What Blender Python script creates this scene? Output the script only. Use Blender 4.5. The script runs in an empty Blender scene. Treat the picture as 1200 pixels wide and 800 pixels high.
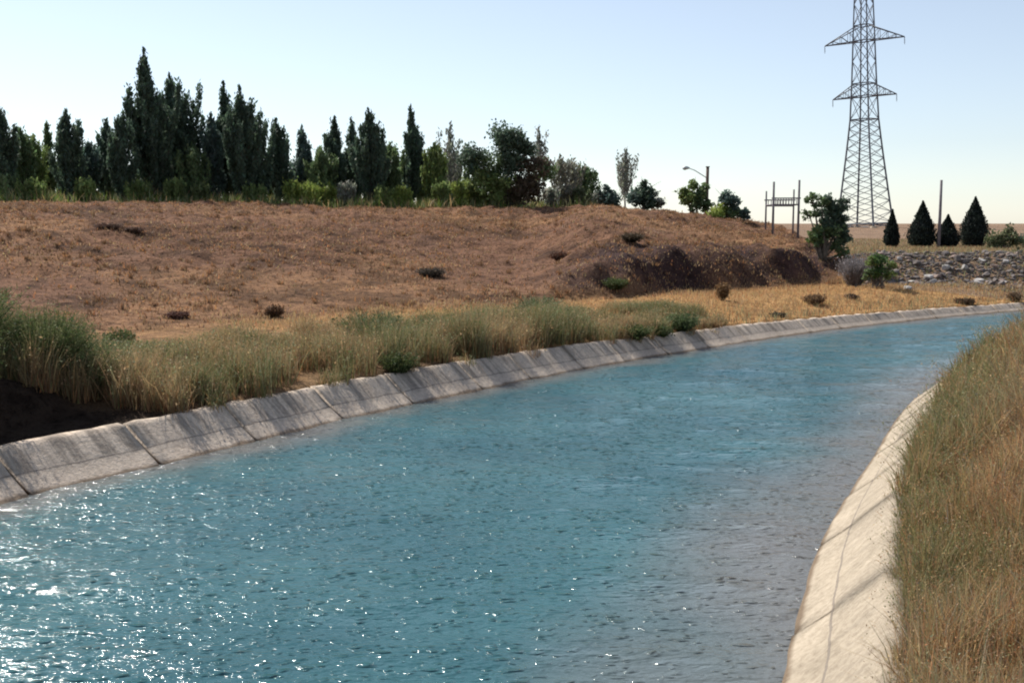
import bpy, math
import numpy as np
from mathutils import Vector

rng = np.random.default_rng(11)
scene = bpy.context.scene
COL = scene.collection
R = math.radians

# ------------------------------------------------------------------ helpers
def link(o, parent=None):
    COL.objects.link(o)
    if parent is not None:
        o.parent = parent
    return o

def tag(o, label=None, cat=None, group=None, kind=None):
    if label: o['label'] = label
    if cat: o['category'] = cat
    if group: o['group'] = group
    if kind: o['kind'] = kind
    return o

def empty(name, loc, label, cat, group=None, rz=0.0):
    o = bpy.data.objects.new(name, None)
    o.empty_display_size = 0.3
    o.location = loc
    o.rotation_euler = (0, 0, rz)
    link(o)
    return tag(o, label, cat, group)

def mesh_obj(name, verts, faces, mat, parent=None, cols=None, smooth=False, attrs=None):
    """verts (N,3) array; faces = list of int arrays each (F,k)."""
    me = bpy.data.meshes.new(name)
    verts = np.asarray(verts, dtype=np.float32)
    if not isinstance(faces, list):
        faces = [faces]
    faces = [np.asarray(f, dtype=np.int32) for f in faces if len(f)]
    me.vertices.add(len(verts))
    me.vertices.foreach_set('co', verts.ravel())
    idx = np.concatenate([f.ravel() for f in faces])
    tot = np.concatenate([np.full(len(f), f.shape[1], dtype=np.int32) for f in faces])
    st = np.concatenate([[0], np.cumsum(tot)[:-1]]).astype(np.int32)
    me.loops.add(len(idx))
    me.loops.foreach_set('vertex_index', idx)
    me.polygons.add(len(tot))
    me.polygons.foreach_set('loop_start', st)
    me.polygons.foreach_set('loop_total', tot)
    if smooth:
        me.polygons.foreach_set('use_smooth', np.ones(len(tot), dtype=bool))
    if cols is not None:
        a = me.attributes.new('Col', 'FLOAT_COLOR', 'POINT')
        c = np.ones((len(verts), 4), dtype=np.float32); c[:, :3] = cols
        a.data.foreach_set('color', c.ravel())
    if attrs:
        for k, v in attrs.items():
            a = me.attributes.new(k, 'FLOAT', 'POINT')
            a.data.foreach_set('value', np.asarray(v, dtype=np.float32))
    me.update(calc_edges=True)
    me.validate()
    if mat: me.materials.append(mat)
    return link(bpy.data.objects.new(name, me), parent)

class MB:
    """collects several shapes into one mesh"""
    def __init__(s): s.v = []; s.f4 = []; s.f3 = []; s.c = []; s.n = 0
    def add(s, v, f4=None, f3=None, c=None):
        v = np.asarray(v, float)
        if f4 is not None and len(f4): s.f4.append(np.asarray(f4) + s.n)
        if f3 is not None and len(f3): s.f3.append(np.asarray(f3) + s.n)
        s.v.append(v); s.n += len(v)
        if c is not None:
            c = np.asarray(c, float)
            s.c.append(np.broadcast_to(c, (len(v), 3)) if c.ndim == 1 else c)
    def tube(s, pts, rad, k=6, c=None, cap=True):
        pts = np.asarray(pts, float); n = len(pts)
        rad = np.broadcast_to(np.asarray(rad, float), (n,))
        d = np.gradient(pts, axis=0); d /= np.linalg.norm(d, axis=1)[:, None] + 1e-9
        ref = np.array([0, 0, 1.0]) if abs(d[:, 2].mean()) < .8 else np.array([1.0, 0, 0])
        a = np.cross(d, ref); a /= np.linalg.norm(a, axis=1)[:, None]
        b = np.cross(d, a)
        th = np.arange(k) * 2 * np.pi / k
        v = pts[:, None] + rad[:, None, None] * (np.cos(th)[None, :, None] * a[:, None] + np.sin(th)[None, :, None] * b[:, None])
        v = v.reshape(-1, 3)
        i = np.arange(n - 1)[:, None] * k; j = np.arange(k)[None]; j2 = (j + 1) % k
        f = np.stack([i + j, i + j2, i + k + j2, i + k + j], -1).reshape(-1, 4)
        f3 = None
        if cap:
            v = np.vstack([v, pts[:1], pts[-1:]]); jj = np.arange(k)
            f3 = np.vstack([np.stack([(jj + 1) % k, jj, np.full(k, n * k)], -1),
                            np.stack([(n - 1) * k + jj, (n - 1) * k + (jj + 1) % k, np.full(k, n * k + 1)], -1)])
        s.add(v, f, f3, c)
    def box(s, lo, hi, c=None):
        x0, y0, z0 = lo; x1, y1, z1 = hi
        v = [(x0,y0,z0),(x1,y0,z0),(x1,y1,z0),(x0,y1,z0),(x0,y0,z1),(x1,y0,z1),(x1,y1,z1),(x0,y1,z1)]
        s.add(v, [(0,3,2,1),(4,5,6,7),(0,1,5,4),(1,2,6,5),(2,3,7,6),(3,0,4,7)], None, c)
    def build(s, name, mat, parent=None, smooth=False):
        F = []
        if s.f4: F.append(np.concatenate(s.f4))
        if s.f3: F.append(np.concatenate(s.f3))
        return mesh_obj(name, np.concatenate(s.v), F, mat, parent, np.concatenate(s.c) if s.c else None, smooth)

def hash2(ix, iy, seed):
    h = (ix.astype(np.int64) * 374761393 + iy.astype(np.int64) * 668265263 + seed * 1442695041) & 0xffffffff
    h = ((h ^ (h >> 13)) * 1274126177) & 0xffffffff
    return ((h ^ (h >> 16)) & 0xffff) / 65535.0
def vnoise(x, y, seed=0):
    ix = np.floor(x); iy = np.floor(y); fx = x - ix; fy = y - iy
    fx = fx * fx * (3 - 2 * fx); fy = fy * fy * (3 - 2 * fy)
    a = hash2(ix, iy, seed); b = hash2(ix + 1, iy, seed); c = hash2(ix, iy + 1, seed); d = hash2(ix + 1, iy + 1, seed)
    return (a * (1 - fx) + b * fx) * (1 - fy) + (c * (1 - fx) + d * fx) * fy
def fbm(x, y, s, oct=4, seed=0):
    x = np.asarray(x, float); y = np.asarray(y, float)
    r = 0; a = 1; t = 0
    for o in range(oct):
        r = r + a * (vnoise(x / s + 17.3 * o, y / s - 9.1 * o, seed + o) - .5); t += a
        a *= .5; s *= .5
    return r / t * 2
def sstep(a, b, x):
    t = np.clip((x - a) / (b - a), 0, 1); return t * t * (3 - 2 * t)

# ------------------------------------------------------------------ camera
FPX = 1287.0; CH = 4.0; PITCH = math.atan(138 / FPX)
cam_d = bpy.data.cameras.new('camera'); cam = link(bpy.data.objects.new('camera', cam_d))
cam.location = (0, 0, CH); cam.rotation_euler = (R(90) - PITCH, 0, 0)
cam_d.sensor_width = 36; cam_d.lens = 36 * FPX / 1200
cam_d.clip_start = .1; cam_d.clip_end = 12000
scene.camera = cam

def wx(px, D): return (px - 600) / FPX * D
def wz(py, D):
    v = (400 - py) / FPX
    return CH + D * (-math.sin(PITCH) + v * math.cos(PITCH)) / (math.cos(PITCH) + v * math.sin(PITCH))

# ------------------------------------------------------------------ canal curves
PAIRS = [((-18, -40), (-8, -44)), ((-14, -9), (-2.6, -12)), ((-12.3, 0), (-1, -4)), ((-11, 6), (.45, 3)), ((-9.4, 11), (1.35, 6.3)), ((-7.36, 15.45), (2.36, 9.25)),
         ((-5.9, 17.9), (3.12, 11.46)), ((-4.51, 20.4), (4.1, 14.0)), ((-1.93, 24.6), (6.08, 18.3)), ((2.39, 30.57), (9.41, 25.2)),
         ((6.34, 35.24), (13.6, 31.0)), ((10.94, 40.25), (18.5, 35.6)), ((15.61, 44.46), (22.5, 38.9)), ((20.87, 48.7), (27, 42.0)),
         ((30, 54.6), (34, 45.8)), ((45, 61.8), (47, 52)), ((80, 74), (82, 64))]
def catmull(P, n=40):
    P = np.asarray(P, float); out = []
    for i in range(len(P) - 1):
        p0 = P[max(i - 1, 0)]; p1 = P[i]; p2 = P[i + 1]; p3 = P[min(i + 2, len(P) - 1)]
        t = np.linspace(0, 1, n, endpoint=False)[:, None]
        out.append(.5 * (2 * p1 + (p2 - p0) * t + (2 * p0 - 5 * p1 + 4 * p2 - p3) * t ** 2 + (3 * p1 - p0 - 3 * p2 + p3) * t ** 3))
    out.append(P[-1:]); return np.concatenate(out)
LC = catmull([a for a, b in PAIRS]); RC = catmull([b for a, b in PAIRS])
def arclen(C): return np.concatenate([[0], np.cumsum(np.linalg.norm(np.diff(C, axis=0), axis=1))])
def frame(C, side):
    """unit tangent and outward normal along the curve"""
    t = np.gradient(C, axis=0); t /= np.linalg.norm(t, axis=1)[:, None]
    n = np.stack([-t[:, 1], t[:, 0]], 1) * side
    return t, n
LT, LN = frame(LC, 1); RT, RN = frame(RC, -1)
LH = np.interp(LC[:, 1], [15, 30, 40, 48.7, 60], [.62, .58, .45, .32, .30]); LRUN = LH * 1.35
RH = np.interp(RC[:, 1], [0, 30, 45], [.75, .72, .55]); RRUN = RH * 1.15
def signed(C, N, x, y, chunk=4000):
    """outward distance to the curve plus the index of the nearest sample"""
    P = np.stack([x.ravel(), y.ravel()], 1); Cs = C[::2]; Ns = N[::2]
    d = np.empty(len(P)); ii = np.empty(len(P), int)
    for k in range(0, len(P), chunk):
        q = P[k:k + chunk]; i = ((Cs ** 2).sum(1)[None] - 2 * (q @ Cs.T)).argmin(1); dm = np.linalg.norm(q - Cs[i], axis=1)
        v = q - Cs[i]; s = (v * Ns[i]).sum(1)
        d[k:k + chunk] = np.where(dm < 1.5, s, np.sign(s) * dm)
        ii[k:k + chunk] = np.minimum(i * 2, len(C) - 1)
    return d.reshape(x.shape), ii.reshape(x.shape)

# ------------------------------------------------------------------ terrain height
def ground(x, y, rough=True):
    x = np.asarray(x, float); y = np.asarray(y, float)
    shp = x.shape; x = np.atleast_1d(x); y = np.atleast_1d(y)
    dl, il = signed(LC, LN, x, y); dr, ir = signed(RC, RN, x, y)
    hl = LH[il]; rl = LRUN[il]; hr = RH[ir]; rr = RRUN[ir]
    # ---- outer land on the left / far side
    yr = 54.6 + (x - 18.5) * .16
    far = .35 * np.exp(-((y - yr - 3.6) / 2.2) ** 2) * sstep(14, 18, x) + np.interp(y, [-50, 60, 90, 180, 320, 6000], [0, 0, .08, 1.25, 1.72, 1.78])
    base = .86 + 1.25 * sstep(0, 5, y - yr) * sstep(-10, 14, x) + far
    q = -.66 * (x + 12) + .751 * (y - 31); p = .751 * (x + 12) + .66 * (y - 31)
    rise = np.interp(q, [-1, 0, 4, 10, 20, 28, 36, 60, 120, 400, 3000], [0, .0, .45, 1.35, 2.95, 3.95, 4.2, 4.1, 3.6, 2, 2.0])
    wob = fbm(x, y, 5, 3, 5)
    sc = 1.85 * sstep(.2, 1.75, q + wob * .5 + .7 * fbm(x, y, 1.7, 3, 66)) * sstep(.3, 5.5, x + wob)
    rise = rise + sc * (1 - sstep(14, 30, q))
    xe = x - (y - 57) * .12 + wob * .8
    E = np.interp(xe, [3, 8, 11, 15, 17, 18.3, 19.6], [1, .90, .84, .72, .68, .42, 0])
    E = np.where(y > 100, E * (1 - sstep(100, 300, y)) , E)
    rise = rise * E
    if rough:
        rr_ = sstep(.3, 2, rise)
        rise = rise + rr_ * (fbm(x, y, 9, 4, 31) * .28 + fbm(x, y, 1.5, 3, 8) * .30 + fbm(x, y, .62, 2, 15) * .13)
        rise = rise + fbm(x, y, 2.0, 4, 77) * .6 * sstep(.1, 1, sc) * (1 - sstep(5, 9, q))
    land = np.maximum(base, .95 + rise)
    # small steep bank by the near left corner
    hol = sstep(20.2, 18.6, y + .25 * fbm(x, y, 1.5, 2, 19)); nb = hol * (.55 * sstep(1.7, 2.25, dl - rl) - .28 * sstep(.1, .4, dl - rl) * sstep(2.1, 1.7, dl - rl))
    verge = hl + .04 + (land - hl - .04) * sstep(.1, 4.0, dl - rl) + nb
    if rough: verge = verge + fbm(x, y, 1.2, 3, 3) * .07 * sstep(.3, 1.0, dl - rl)
    zl = dl * (hl / rl) - .2
    w = sstep(rl + .02, rl + .3, dl)
    zl = zl * (1 - w) + verge * w
    # ---- right bank
    land_r = .95 + 1.4 * sstep(.4, 4.6, dr - rr) + .18 * sstep(1, 4, dr - rr) + .60 * sstep(.05, 1.3, dr - rr) * (1 - .7 * sstep(1.5, 4.6, dr - rr)) * sstep(18, 27, y) + .4 * sstep(20, 60, dr) + sstep(60, 400, dr) * 1.9
    verge_r = hr + .03 + (land_r - hr) * sstep(.0, 2.0, dr - rr)
    if rough: verge_r = verge_r + fbm(x, y, 2.2, 4, 13) * .12 * sstep(.2, 1.2, dr - rr)
    zr = dr * (hr / rr) - .2
    w = sstep(rr + .02, rr + .3, dr)
    zr = zr * (1 - w) + verge_r * w
    z = np.where(dl > dr, zl, zr)
    z = np.maximum(z, -2.2)
    return z.reshape(shp)
def gz(x, y): return float(ground(np.array([x]), np.array([y]))[0])

# ------------------------------------------------------------------ materials
def new_mat(name):
    m = bpy.data.materials.new(name); m.use_nodes = True
    nt = m.node_tree; nt.nodes.clear(); return m, nt
def N(nt, typ, **kw):
    n = nt.nodes.new(typ)
    for k, v in kw.items():
        if k == 'inp':
            for a, b in v.items(): n.inputs[a].default_value = b
        else: setattr(n, k, v)
    return n
def ramp(nt, fac, stops, interp='LINEAR'):
    r = nt.nodes.new('ShaderNodeValToRGB'); r.color_ramp.interpolation = interp
    el = r.color_ramp.elements
    while len(el) > 1: el.remove(el[-1])
    el[0].position = stops[0][0]; el[0].color = (*stops[0][1], 1) if len(stops[0][1]) == 3 else stops[0][1]
    for p, c in stops[1:]:
        e = el.new(p); e.color = (*c, 1)
    nt.links.new(fac, r.inputs[0]); return r.outputs[0]
def noise(nt, vec, scale, detail=4, rough=.55, dist=0):
    n = N(nt, 'ShaderNodeTexNoise', inp={'Scale': scale, 'Detail': detail, 'Roughness': rough, 'Distortion': dist})
    if vec is not None: nt.links.new(vec, n.inputs['Vector'])
    return n.outputs['Fac']
def mixc(nt, fac, a, b, mode='MIX'):
    m = nt.nodes.new('ShaderNodeMix'); m.data_type = 'RGBA'; m.blend_type = mode
    for s, v in ((m.inputs[0], fac), (m.inputs[6], a), (m.inputs[7], b)):
        if isinstance(v, (int, float)): s.default_value = v
        elif isinstance(v, tuple): s.default_value = (*v, 1)
        else: nt.links.new(v, s)
    return m.outputs[2]
def math_(nt, op, a, b=None, c=None):
    m = nt.nodes.new('ShaderNodeMath'); m.operation = op
    for s, v in zip(m.inputs, (a, b, c)):
        if v is None: continue
        if isinstance(v, (int, float)): s.default_value = v
        else: nt.links.new(v, s)
    return m.outputs[0]
def finish(nt, shader):
    o = nt.nodes.new('ShaderNodeOutputMaterial'); nt.links.new(shader, o.inputs['Surface'])
def geo_pos(nt): return nt.nodes.new('ShaderNodeNewGeometry').outputs['Position']
def bumpn(nt, h, strength, dist, normal=None):
    b = N(nt, 'ShaderNodeBump', inp={'Strength': strength, 'Distance': dist}); nt.links.new(h, b.inputs['Height'])
    if normal is not None: nt.links.new(normal, b.inputs['Normal'])
    return b.outputs[0]

def mat_foliage(name, trans=.25, rough=.6, spec=.25):
    m, nt = new_mat(name)
    a = N(nt, 'ShaderNodeAttribute', attribute_name='Col')
    b = N(nt, 'ShaderNodeBsdfPrincipled', inp={'Roughness': rough, 'Specular IOR Level': spec})
    t = N(nt, 'ShaderNodeBsdfTranslucent')
    nt.links.new(a.outputs['Color'], b.inputs['Base Color']); nt.links.new(a.outputs['Color'], t.inputs['Color'])
    x = N(nt, 'ShaderNodeMixShader', inp={'Fac': trans})
    nt.links.new(b.outputs[0], x.inputs[1]); nt.links.new(t.outputs[0], x.inputs[2]); finish(nt, x.outputs[0]); return m
M_leaf = mat_foliage('leaf', .46, .6, .3)
M_grass = mat_foliage('dry_grass_blades', .36, .65, .2)

def mat_bark():
    m, nt = new_mat('bark'); p = geo_pos(nt)
    c = ramp(nt, noise(nt, p, 6, 5), [(.3, (.05, .04, .03)), (.7, (.16, .13, .10))])
    b = N(nt, 'ShaderNodeBsdfPrincipled', inp={'Roughness': .9}); nt.links.new(c, b.inputs['Base Color'])
    finish(nt, b.outputs[0]); return m
M_bark = mat_bark()
def mat_palebark():
    m, nt = new_mat('pale_bark'); p = geo_pos(nt)
    c = ramp(nt, noise(nt, p, 6, 5), [(.3, (.16, .14, .12)), (.7, (.34, .31, .28))])
    b = N(nt, 'ShaderNodeBsdfPrincipled', inp={'Roughness': .9}); nt.links.new(c, b.inputs['Base Color'])
    finish(nt, b.outputs[0]); return m
M_pale = mat_palebark()

def mat_ground():
    m, nt = new_mat('dry_soil'); p = geo_pos(nt)
    a = N(nt, 'ShaderNodeAttribute', attribute_name='Col')
    n1 = noise(nt, p, .35, 5, .6); n2 = noise(nt, p, 2.2, 6, .65); n3 = noise(nt, p, 9, 5, .7)
    c = mixc(nt, 1.0, a.outputs['Color'], ramp(nt, n1, [(.3, (.80, .80, .82)), (.7, (1.18, 1.14, 1.08))]), 'MULTIPLY')
    c = mixc(nt, 1.0, c, ramp(nt, n2, [(.34, (.45, .42, .42)), (.5, (1.0, 1.0, 1.0)), (.72, (1.3, 1.28, 1.2))]), 'MULTIPLY')
    c = mixc(nt, 1.0, c, ramp(nt, n3, [(.34, (.42, .38, .38)), (.5, (1.05, 1.05, 1.05))]), 'MULTIPLY')
    b = N(nt, 'ShaderNodeBsdfPrincipled', inp={'Roughness': .95, 'Specular IOR Level': .1})
    nt.links.new(c, b.inputs['Base Color'])
    h = math_(nt, 'ADD', math_(nt, 'MULTIPLY', n2, .8), math_(nt, 'MULTIPLY', n3, .3))
    nt.links.new(bumpn(nt, h, .9, .35), b.inputs['Normal'])
    finish(nt, b.outputs[0]); return m
M_ground = mat_ground()

def mat_concrete(name, lo, hi, streak_amt):
    m, nt = new_mat(name); p = geo_pos(nt)
    sep = N(nt, 'ShaderNodeSeparateXYZ'); nt.links.new(p, sep.inputs[0])
    uv = N(nt, 'ShaderNodeAttribute', attribute_name='along').outputs['Fac']
    up = N(nt, 'ShaderNodeAttribute', attribute_name='up').outputs['Fac']
    comb = N(nt, 'ShaderNodeCombineXYZ'); nt.links.new(math_(nt, 'MULTIPLY', uv, 5.0), comb.inputs[0]); nt.links.new(math_(nt, 'MULTIPLY', up, .5), comb.inputs[1])
    n1 = noise(nt, p, 1.3, 6, .65); n2 = noise(nt, p, 14, 5, .7); streak = noise(nt, comb.outputs[0], 1.0, 5, .65)
    c = ramp(nt, n1, [(.28, lo), (.72, hi)])
    c = mixc(nt, 1.0, c, ramp(nt, n2, [(.3, (.7, .68, .66)), (.6, (1.05, 1.05, 1.05))]), 'MULTIPLY')
    # dark streaks running down from the top edge
    upper = ramp(nt, up, [(.35, (0, 0, 0)), (.55, (1, 1, 1))])
    sf = math_(nt, 'MULTIPLY', ramp(nt, streak, [(.46, (0, 0, 0)), (.60, (1, 1, 1))]), math_(nt, 'MULTIPLY', upper, streak_amt))
    c = mixc(nt, sf, c, (.10, .085, .075))
    # seam left by the two pours, wet and algae line at the water
    seam = math_(nt, 'COMPARE', math_(nt, 'ADD', up, math_(nt, 'MULTIPLY', math_(nt, 'SUBTRACT', n1, .5), .12)), .47, .016)
    c = mixc(nt, math_(nt, 'MULTIPLY', seam, .55), c, (.13, .11, .10))
    wet = ramp(nt, math_(nt, 'ADD', sep.outputs[2], math_(nt, 'MULTIPLY', math_(nt, 'SUBTRACT', n1, .5), .10)), [(.0, (1, 1, 1)), (.07, (0, 0, 0))])
    wet.node.color_ramp.elements[0].position = .02; wet.node.color_ramp.elements[1].position = .06
    c = mixc(nt, math_(nt, 'MULTIPLY', wet, .8), c, (.13, .085, .05))
    b = N(nt, 'ShaderNodeBsdfPrincipled', inp={'Roughness': .9, 'Specular IOR Level': .2})
    nt.links.new(c, b.inputs['Base Color'])
    nt.links.new(bumpn(nt, math_(nt, 'ADD', n2, n1), .6, .04), b.inputs['Normal'])
    finish(nt, b.outputs[0]); return m
M_conc_l = mat_concrete('stained_concrete', (.50, .41, .33), (.70, .58, .46), .6)
M_conc_r = mat_concrete('pale_concrete', (.33, .275, .205), (.49, .41, .31), .16)

def mat_water():
    m, nt = new_mat('canal_water'); p = geo_pos(nt)
    sh = N(nt, 'ShaderNodeAttribute', attribute_name='shallow').outputs['Fac']
    mp = N(nt, 'ShaderNodeMapping'); mp.inputs['Scale'].default_value = (1, 1.9, 1); mp.inputs['Rotation'].default_value = (0, 0, R(-10))
    nt.links.new(p, mp.inputs['Vector']); v = mp.outputs[0]
    big = noise(nt, p, .22, 3, .5)
    deep = ramp(nt, big, [(.35, (.028, .094, .112)), (.65, (.048, .134, .148))])
    c = mixc(nt, sh, deep, (.175, .158, .148))
    b = N(nt, 'ShaderNodeBsdfPrincipled', inp={'Roughness': .09, 'IOR': 1.333, 'Specular IOR Level': .5})
    nt.links.new(c, b.inputs['Base Color'])
    n1 = noise(nt, v, 1.3, 3, .5, .4); n2 = noise(nt, v, 4.5, 3, .55, .3); n3 = noise(nt, v, 15, 3, .6)
    h = math_(nt, 'ADD', math_(nt, 'ADD', math_(nt, 'MULTIPLY', n1, .40), math_(nt, 'MULTIPLY', n2, .16)), math_(nt, 'MULTIPLY', n3, .045))
    # short choppy wavelets: little peaks of very unequal steepness
    wv = N(nt, 'ShaderNodeVectorMath', operation='MULTIPLY_ADD'); wn = N(nt, 'ShaderNodeTexNoise', inp={'Scale': 3.0, 'Detail': 2})
    nt.links.new(v, wn.inputs['Vector']); nt.links.new(wn.outputs['Color'], wv.inputs[0]); wv.inputs[1].default_value = (.25, .25, 0); nt.links.new(v, wv.inputs[2])
    for sc_, k_, pw in ((5.5, .36, 3.0), (10.0, .24, 3.2)):
        vo = N(nt, 'ShaderNodeTexVoronoi', feature='F1', inp={'Scale': sc_, 'Randomness': 1.0}); nt.links.new(wv.outputs[0], vo.inputs['Vector'])
        sc3 = N(nt, 'ShaderNodeSeparateColor'); nt.links.new(vo.outputs['Color'], sc3.inputs[0])
        amp = math_(nt, 'MULTIPLY', math_(nt, 'POWER', sc3.outputs[0], pw), k_)
        prof = math_(nt, 'POWER', math_(nt, 'MAXIMUM', math_(nt, 'SUBTRACT', 1.0, math_(nt, 'MULTIPLY', vo.outputs['Distance'], 2.0)), 0.0), 1.3)
        h = math_(nt, 'ADD', h, math_(nt, 'MULTIPLY', amp, prof))
    nt.links.new(bumpn(nt, h, 1.0, .22), b.inputs['Normal'])
    finish(nt, b.outputs[0]); return m
M_water = mat_water()

def mat_simple(name, lo, hi, scale=5, rough=.8, metal=0, bump=0):
    m, nt = new_mat(name); p = geo_pos(nt); n = noise(nt, p, scale, 5, .6)
    b = N(nt, 'ShaderNodeBsdfPrincipled', inp={'Roughness': rough, 'Metallic': metal})
    nt.links.new(ramp(nt, n, [(.3, lo), (.7, hi)]), b.inputs['Base Color'])
    if bump: nt.links.new(bumpn(nt, n, .7, bump), b.inputs['Normal'])
    finish(nt, b.outputs[0]); return m
M_steel = mat_simple('weathered_steel', (.10, .11, .13), (.17, .18, .20), 2, .6, .2)
M_poleg = mat_simple('grey_wood_pole', (.13, .11, .12), (.22, .20, .21), 3, .85)
M_poleb = mat_simple('brown_wood_pole', (.09, .06, .045), (.16, .11, .08), 3, .85)
M_lamp = mat_simple('pale_lamp_metal', (.42, .45, .44), (.55, .58, .56), 3, .5, .3)
M_rock = mat_simple('grey_rock', (.085, .070, .066), (.20, .168, .150), 2.5, .9, 0, .08)
M_rockw = mat_simple('white_rock', (.32, .30, .28), (.48, .45, .42), 3, .9, 0, .05)
M_rockb = mat_simple('brown_rock', (.16, .11, .09), (.30, .22, .18), 2.5, .9, 0, .08)

# ------------------------------------------------------------------ ground sheet
def axis(lo, hi, step, far_lo, far_hi, g=1.22):
    c = list(np.arange(lo, hi + step / 2, step)); s = step; a = c[-1]
    while a < far_hi: s *= g; a += s; c.append(a)
    s = step; a = c[0]
    while a > far_lo: s *= g; a -= s; c.insert(0, a)
    return np.array(c)
gx = axis(-34, 34, .25, -5000, 5000); gy = axis(3, 92, .25, -3000, 6000)
GX, GY = np.meshgrid(gx, gy); GZ = ground(GX, GY)
nx, ny = len(gx), len(gy)
i = np.arange(ny - 1)[:, None] * nx + np.arange(nx - 1)[None]
gf = np.stack([i, i + 1, i + nx + 1, i + nx], -1).reshape(-1, 4)
def ground_color(x, y):
    dl, il = signed(LC, LN, x, y); dr, ir = signed(RC, RN, x, y)
    q = -.66 * (x + 12) + .751 * (y - 31)
    soil = np.array([.205, .112, .070]); ochre = np.array([.46, .27, .115]); dark = np.array([.078, .047, .042]); duff = np.array([.17, .115, .07]); plain = np.array([.27, .185, .125])
    n = fbm(x, y, 7, 4, 51)[..., None]; n2 = fbm(x, y, 2.5, 4, 90)[..., None]
    c = soil * (1 + .15 * n) * np.ones(x.shape + (3,))
    # patches of dry pasture, more of it towards the foot of the slope
    t = sstep(-.1, .45, n + .25 * (1 - sstep(0, 14, q))[..., None] + .2 * n2)
    c = c * (1 - .22 * t) + ochre * .22 * t
    cl = sstep(.12, .34, fbm(x, y, 1.5, 4, 401) + .35 * fbm(x, y, 8, 2, 402))[..., None]; c = c * (1 - .42 * cl)
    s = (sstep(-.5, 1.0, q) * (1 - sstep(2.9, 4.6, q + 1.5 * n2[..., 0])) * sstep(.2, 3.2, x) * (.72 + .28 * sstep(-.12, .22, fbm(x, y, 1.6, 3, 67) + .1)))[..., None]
    c = c * (1 - s) + dark * (1 + .4 * n2) * s  # shade on the steep cut face painted into the soil colour
    b = (sstep(1.0, -1.2, q + fbm(x, y, 4, 3, 7)) * (dl > -1) * (.3 + .7 * sstep(-11, -1, x)))[..., None]
    c = c * (1 - b) + (ochre * (1 + .25 * n2)) * b
    v = (sstep(4.2, 1.0, dl))[..., None] * b * sstep(34, 25, y)[..., None]
    c = c * (1 - v) + duff * v
    hollow_shade = (sstep(20.6, 19.4, y) * sstep(3.9, 3.3, dl) * (dl > 0))[..., None]; c = c * (1 - hollow_shade) + np.array([.045, .032, .024]) * hollow_shade  # darkened soil in the hollow, standing in for its shadow
    fr = ((y > 52) * sstep(17.5, 20, x - (y - 57) * .12))[..., None]
    c = c * (1 - fr) + plain * (1 + .2 * n2) * fr
    us = ((dl > -3) & (dl < LRUN[il] + .12))[..., None]; c = np.where(us, np.array([.05, .04, .032]), c)
    rb = (dr > dl)[..., None]
    c = np.where(rb, duff * 1.35 * (1 + .3 * n2), c)
    ur = ((dr > -3) & (dr < RRUN[ir] + .1) & (dr > dl))[..., None]; c = np.where(ur, np.array([.05, .04, .032]), c)
    return np.clip(c, .01, 1)
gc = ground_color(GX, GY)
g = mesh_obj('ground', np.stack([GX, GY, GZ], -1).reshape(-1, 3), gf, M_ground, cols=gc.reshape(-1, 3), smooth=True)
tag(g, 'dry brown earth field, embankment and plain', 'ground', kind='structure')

# ------------------------------------------------------------------ water
tt = np.arange(len(LC)); fine = np.interp(np.linspace(0, 1, 1), [0, 1], [0, 1])
sl = arclen((LC + RC) / 2)
keep = (LC[:, 1] > -45)
samples = np.arange(sl[0], sl[-1], .16)
def along(C, s): return np.stack([np.interp(s, sl, C[:, 0]), np.interp(s, sl, C[:, 1])], 1)
WL = along(LC - LN * -.10, samples); WR = along(RC + RN * .10, samples)
na = 72; a = np.linspace(0, 1, na)
W = WL[:, None] * (1 - a)[None, :, None] + WR[:, None] * a[None, :, None]
X, Y = W[..., 0], W[..., 1]
zw = np.zeros_like(X)
wr = np.random.default_rng(5)
for k in range(26):
    lam = .45 * (1.13 ** k) * .8; ang = R(96) + wr.normal(0, .42); kx, ky = np.cos(ang) * 2 * np.pi / lam, np.sin(ang) * 2 * np.pi / lam
    amp = .0042 * lam ** .75 * (0.8 if lam < 3 else .45)
    zw += amp * np.sin(kx * X + ky * Y + wr.uniform(0, 6.28) + 1.2 * fbm(X, Y, 3.5, 2, 100 + k))
edge = np.minimum(a, 1 - a) * 10
zw *= (.35 + .65 * sstep(0, .8, edge))[None]
wid = np.linalg.norm(WR - WL, axis=1)[:, None]
dl_ = a[None] * wid; dr_ = (1 - a)[None] * wid
shallow = np.maximum(sstep(1.3, .0, dl_ + .5 * fbm(X, Y, 1.5, 3, 4)) * .75, sstep(2.5, .1, dr_ + .9 * fbm(X, Y, 2.5, 3, 9)) * .80)
nr = len(samples); i = np.arange(nr - 1)[:, None] * na + np.arange(na - 1)[None]
wf = np.stack([i, i + 1, i + na + 1, i + na], -1).reshape(-1, 4)
w = mesh_obj('water', np.stack([X, Y, zw], -1).reshape(-1, 3), wf[:, ::-1] if False else wf, M_water, smooth=True, attrs={'shallow': shallow.ravel()})
# make sure the surface normals look up
if w.data.polygons[100].normal.z < 0: w.data.flip_normals()
tag(w, 'rippled teal canal water glittering in the sun', 'water', kind='structure')

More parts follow.
